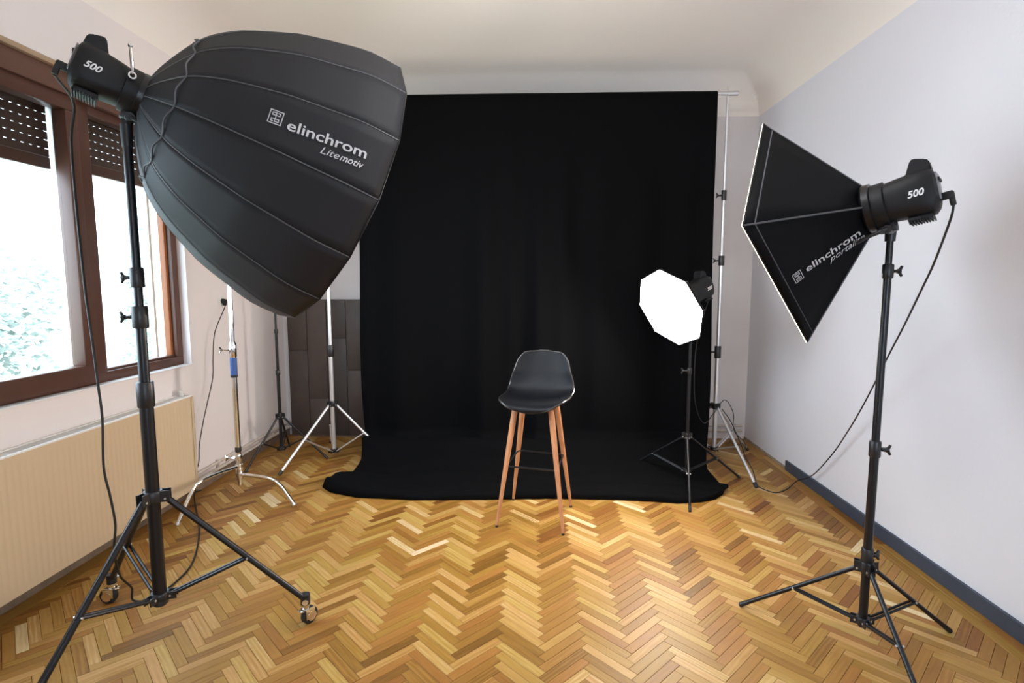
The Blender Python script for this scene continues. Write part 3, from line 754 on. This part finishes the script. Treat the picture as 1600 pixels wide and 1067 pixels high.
KZ = .80
def flash_head(label, c, n, stand_top, side, group=None, sc_=1, z_extra=0):
    """barrel along -Z from the ring; local Y up; side: which local X face carries the lettering"""
    mt = frame_mtx(c, n); r0 = thing('flash_head', label, 'studio light', mtx=mt, group=group)
    mk0 = set(bpy.data.meshes)
    st_ = [(-.012, .080, .080, .080, 2), (-.030, .083, .083, .083, 2), (-.075, .083, .083, .083, 2), (-.080, .073, .074, .072, 2.3),
           (-.12, .073, .077, .074, 2.8), (-.20, .074, .082, .080, 3.2), (-.245, .073, .084, .082, 3.2), (-.262, .066, .074, .066, 3), (-.27, .05, .058, .048, 3)]
    bm = NB(); rings = []; n_ = 36
    for z, hw, zt_, zb_, ex in st_:
        rg = []
        for k in range(n_):
            a = 2 * PI * k / n_; cx_, sy_ = math.cos(a), math.sin(a)
            q = (abs(cx_) ** ex + abs(sy_) ** ex) ** (-1 / ex)
            rg.append(bm.verts.new((hw * cx_ * q, (zt_ if sy_ > 0 else zb_) * sy_ * q, z)))
        rings.append(rg)
    for a, b in zip(rings, rings[1:]):
        for k in range(n_): bm.faces.new((a[k], a[(k + 1) % n_], b[(k + 1) % n_], b[k]))
    bm.faces.new(rings[0]); bm.faces.new(rings[-1][::-1])
    obj('housing', bm, HEADM, r0)
    # top grip fin
    bm = NB(); P = [(-.135, .070), (-.172, .078), (-.185, .112), (-.192, .125), (-.205, .129), (-.245, .117), (-.258, .108), (-.262, .06)]
    a = [bm.verts.new((-.030, y, z)) for z, y in P]; b = [bm.verts.new((.030, y, z)) for z, y in P]
    bm.faces.new(a); bm.faces.new(b[::-1])
    for i in range(len(P)): j = (i + 1) % len(P); bm.faces.new((a[i], b[i], b[j], a[j]))
    bmesh.ops.bevel(bm, geom=bm.edges[:], offset=.004, segments=2, affect='EDGES'); obj('grip', bm, HEADM, r0)
    # cooling ribs underneath
    bm = NB(); box(bm, -.045, -.094, -.235, .045, -.076, -.145, .006)
    for i in range(9): box(bm, -.048, -.100, -.236 + i * .0105, .048, -.090, -.232 + i * .0105)
    obj('cooling_vent', bm, HEADM, r0)
    bm = NB(); box(bm, -.045, -.035, -.2755, .045, .06, -.268, .003); pn = obj('control_panel', bm, mat('grey_panel', (.22, .22, .23), .4), r0)
    bm = NB()
    for x in (-.028, 0, .028): lathe(bm, [(.007, 0), (.007, .006), (.005, .008)], 12, M.Translation((x, .035, -.275)) @ M.Rotation(PI, 4, 'X'))
    obj('button', bm, BLKPL, pn)
    # power plug, right-angled
    bm = NB(); box(bm, -.011, -.040, -.315, .011, -.014, -.268, .004); box(bm, -.010, -.066, -.318, .010, -.016, -.296, .004); obj('power_plug', bm, RUBBER, r0)
    for m_ in set(bpy.data.meshes) - mk0:
        for v in m_.vertices: v.co.z *= KZ
    # tilt bracket to the stand top
    inv = mt.inverted(); top = inv @ V(stand_top); dn = (inv.to_3x3() @ V((0, 0, -1))).normalized()
    bm = NB(); tube(bm, [top - dn * .005, top + dn * .075], [.021, .018], 14)
    box(bm, -.020, -.105, top.z - .03, .020, -.070, top.z + .03, .005); tube(bm, [top - dn * .01, V((0, -.09, top.z))], .021, 10)
    tube(bm, [V((-.034, -.095, top.z)), V((.034, -.095, top.z))], .016, 14)
    br = obj('tilt_bracket', bm, BLKPL, r0)
    bm = NB(); s = side; q = V((s * .034, -.095, top.z)); tube(bm, [q, q + V((s * .012, -.01, .05)), q + V((s * .012, -.025, .10))], [.008, .007, .006], 8); obj('tilt_lever', bm, BLKPL, br)
    bm = NB(); tube(bm, [V((0, -.084, -.02)), V((0, -.090, top.z))], .006, 10); obj('umbrella_tube', bm, SILV, br)
    # lettering on the side
    if side > 0: mp = lambda x, y: V((.0747, -.012 + y * .033, (-.165 - x * .062) * KZ))
    else: mp = lambda x, y: V((-.0747, -.012 + y * .033, (-.225 + x * .062) * KZ))
    me = text_mesh('500', mp, bold=.025, shear=.25); me.materials.append(WHITEP); linkmesh('lettering', me, r0)
    return r0, mt
H1, mH1 = flash_head('dark flash head behind the big deep softbox on the wheeled stand', cB - nB * .745, nB, (*P1, 2.075), -1)
H2, mH2 = flash_head('black flash head behind the square softbox on the right foreground stand', cS - nS * .300, nS, (*P2, 1.735), 1)
H3, mH3 = flash_head('black flash head behind the small glowing octagonal softbox', cO - nO * .185, nO, (*P3, 1.262), 1)
# reflector locking lever on the left head
bm = NB(); tube(bm, [(-.086, .035, -.05), (-.092, .08, -.068), (-.086, .125, -.086)], [.005, .006, .005], 8); 
lathe(bm, [(.008, -.004), (.013, -.004), (.013, .004), (.008, .004)], 20, M.Translation((-.088, .03, -.05)) @ M.Rotation(PI / 2, 4, 'Y'), cap=False)
tube(bm, [(-.082, .125, -.086), (-.100, .127, -.086)], .008, 10); obj('locking_lever', bm, CHROME, H1)

# ------------------------------------------------------------------ cables and socket
def cable(pts, label, r=.0036):
    bm = NB(); tube(bm, spline(pts, 8), r, 8); o = obj('power_cable', bm, RUBBER); tag(o, label, 'cable'); return o
pl = mH1 @ V((0, -.066, -.307 * KZ))
cable([pl, (-1.77, 2.14, 2.19), (-1.795, 2.144, 2.051), (-1.796, 2.143, 1.831), (-1.794, 2.145, 1.632), (-1.791, 2.148, 1.454), (-1.784, 2.153, 1.272), (-1.779, 2.158, 1.087), (-1.775, 2.161, 0.938), (-1.781, 2.155, 0.735), (-1.771, 2.164, 0.607), (-1.763, 2.17, 0.477), (-1.772, 2.163, 0.367), (-1.80, 2.22, .22), (-1.84, 2.33, .10), (-1.86, 2.36, .02), (-1.80, 2.40, .006), (-1.78, 2.55, .006), (-1.82, 2.75, .006), (-2.0, 3.1, .006), (-2.24, 3.45, .006), (-2.34, 3.60, .04), (-2.345, 3.69, .03)],
      'black power cable hanging from the left flash head down past the radiator', .0048)
q = mH2 @ V((0, -.066, -.307 * KZ))
cable([q, q + V((0, .01, -.05)), (1.563, 2.2, 1.579), (1.627, 2.35, 1.473), (1.732, 2.6, 1.299), (1.833, 2.85, 1.128), (1.9, 3.05, 0.952), (1.954, 3.25, 0.754), (1.994, 3.45, 0.55), (2.009, 3.62, 0.363), (2.017, 3.86, 0.135), (1.98, 4.0, .04), (1.88, 3.93, .006), (1.77, 3.85, .006), (1.715, 3.88, .006), (1.66, 3.93, .03), (1.64, 3.97, .12), (1.62, 4.08, .20), (1.63, 4.2, .26), (1.60, 4.35, .40), (1.57, 4.47, .47)],
      'black power cable curving from the right flash head to the floor by the stand', .0040)
cable([mH3 @ V((0, -.066, -.307 * KZ)), (1.25, 4.1, 1.15), (1.22, 4.08, .9), (1.24, 4.1, .6), (1.34, 4.2, .42), (1.50, 4.45, .44), (1.60, 4.50, .54), (1.66, 4.46, .44), (1.64, 4.38, .32), (1.70, 4.32, .24), (1.74, 4.36, .16), (1.72, 4.4, .20), (1.80, 4.7, .10), (1.85, 5.0, .03), (1.9, 5.15, .012)],
      'thin black cable from the small octagonal light looped around the silver stand', .0032)
so = thing('wall_socket', 'round white wall socket with a black plug on the left wall', 'socket', (XL, 4.197, 1.36))
RY = M.Rotation(PI / 2, 4, 'Y')
bm = NB(); lathe(bm, [(.040, .001), (.038, .008), (.022, .010), (.020, .004)], 28, RY); obj('face_plate', bm, WHITE, so)
pg = thing('plug', 'black plug pushed into the white wall socket', 'plug', (XL + .008, 4.197, 1.36))
bm = NB(); lathe(bm, [(.017, 0), (.018, .02), (.012, .038)], 18, RY); box(bm, .012, -.010, -.035, .034, .010, .004, .004); obj('plug_body', bm, RUBBER, pg)
cable([(XL + .035, 4.195, 1.33), (XL + .05, 4.15, 1.30), (-2.36, 3.99, 1.13), (-2.36, 3.95, .95), (-2.36, 3.93, .80), (-2.36, 3.84, .62), (-2.36, 3.78, .50), (-2.36, 3.72, .35), (-2.36, 3.70, .23), (-2.375, 3.66, .12), (-2.37, 3.66, .03)],
      'thin black cable drooping from the wall socket down the left wall', .0036)

# ------------------------------------------------------------------ ceiling lamp (hangs just above the frame)
pd = thing('pendant_lamp', 'white globe pendant lamp hanging from the ceiling above the stool', 'lamp', (.15, 1.98, 2.70))
bm = NB(); bmesh.ops.create_uvsphere(bm, u_segments=28, v_segments=16, radius=.13); obj('globe', bm, mat('lit_opal_glass', (.8, .8, .8), .4, emit=(.93, .96, 1), estr=LAMP), pd)
bm = NB(); tube(bm, [(0, 0, .12), (0, 0, .61)], .006, 10); obj('rod', bm, SILV, pd)
bm = NB(); lathe(bm, [(.055, .588), (.050, .612), (.02, .616)], 24); obj('ceiling_rose', bm, WHITE, pd)

# ------------------------------------------------------------------ outside the window
def leafy(name, loc, rad, n, col, label, ln=.16):
    r0 = thing(name, label, 'tree', loc)
    rr = random.Random(int(loc[0] * 10 + loc[1] * 7))
    bm = NB()
    blobs = [(V((rr.uniform(-.6, .6) * rad[0], rr.uniform(-.6, .6) * rad[1], rr.uniform(-.5, .6) * rad[2])), rr.uniform(.35, .6)) for _ in range(14)]
    for i in range(n):
        c, s = rr.choice(blobs); d = V((rr.gauss(0, 1), rr.gauss(0, 1), rr.gauss(0, 1))).normalized() * (rr.random() ** .35)
        p = c + V((d.x * rad[0] * s, d.y * rad[1] * s, d.z * rad[2] * s)); a = V((rr.gauss(0, 1), rr.gauss(0, 1), rr.gauss(0, 1))).normalized() * ln; x, y_ = frame_of(a); x = x * ln * .5
        bm.faces.new([bm.verts.new(p - a * .5), bm.verts.new(p + x), bm.verts.new(p + a * .5), bm.verts.new(p - x)])
    me = bpy.data.meshes.new('leaves'); bm.to_mesh(me); bm.free(); me.materials.append(col)
    f_ = linkmesh('foliage', me, r0); f_['kind'] = 'stuff'
    bm = NB(); tube(bm, [(0, 0, -loc[2] - 6), (.1, 0, -1), (0, .1, rad[2] * .5)], [.25, .18, .06], 10)
    obj('trunk', bm, mat('bark', (.16, .11, .08), .8), r0)
    return r0
LEAF = mat('leaf_green', (.30, .36, .29), .6); LEAF2 = mat('leaf_green_dull', (.38, .42, .38), .6)
leafy('tree', (-12.5, 9.5, .2), (3.2, 3.0, 2.4), 16000, LEAF2, 'pale leafy tree seen through the left window pane')
leafy('tree', (-9.0, 13.6, .6), (1.0, 1.2, 3.2), 3500, LEAF, 'slim green tree seen at the edge of the right window pane', .12)
bd = thing('house', 'pale house wall outside, seen through the right window pane', 'building', (-13.0, 20.0, -6))
bm = NB(); box(bm, -3, -5.2, 0, 3, 5, 14); obj('wall', bm, mat('pale_render', (.8, .8, .78), .8), bd)
bm = NB(); box(bm, -3.3, -5.5, 14, 3.3, 5.3, 14.3); obj('roof', bm, mat('roof_grey', (.4, .36, .34), .8), bd)
gb = NB(); box(gb, -40, -20, -6.2, XL - T - .02, 40, -6); go = obj('ground', gb, mat('lawn', (.30, .34, .24), .9)); go['kind'] = 'structure'
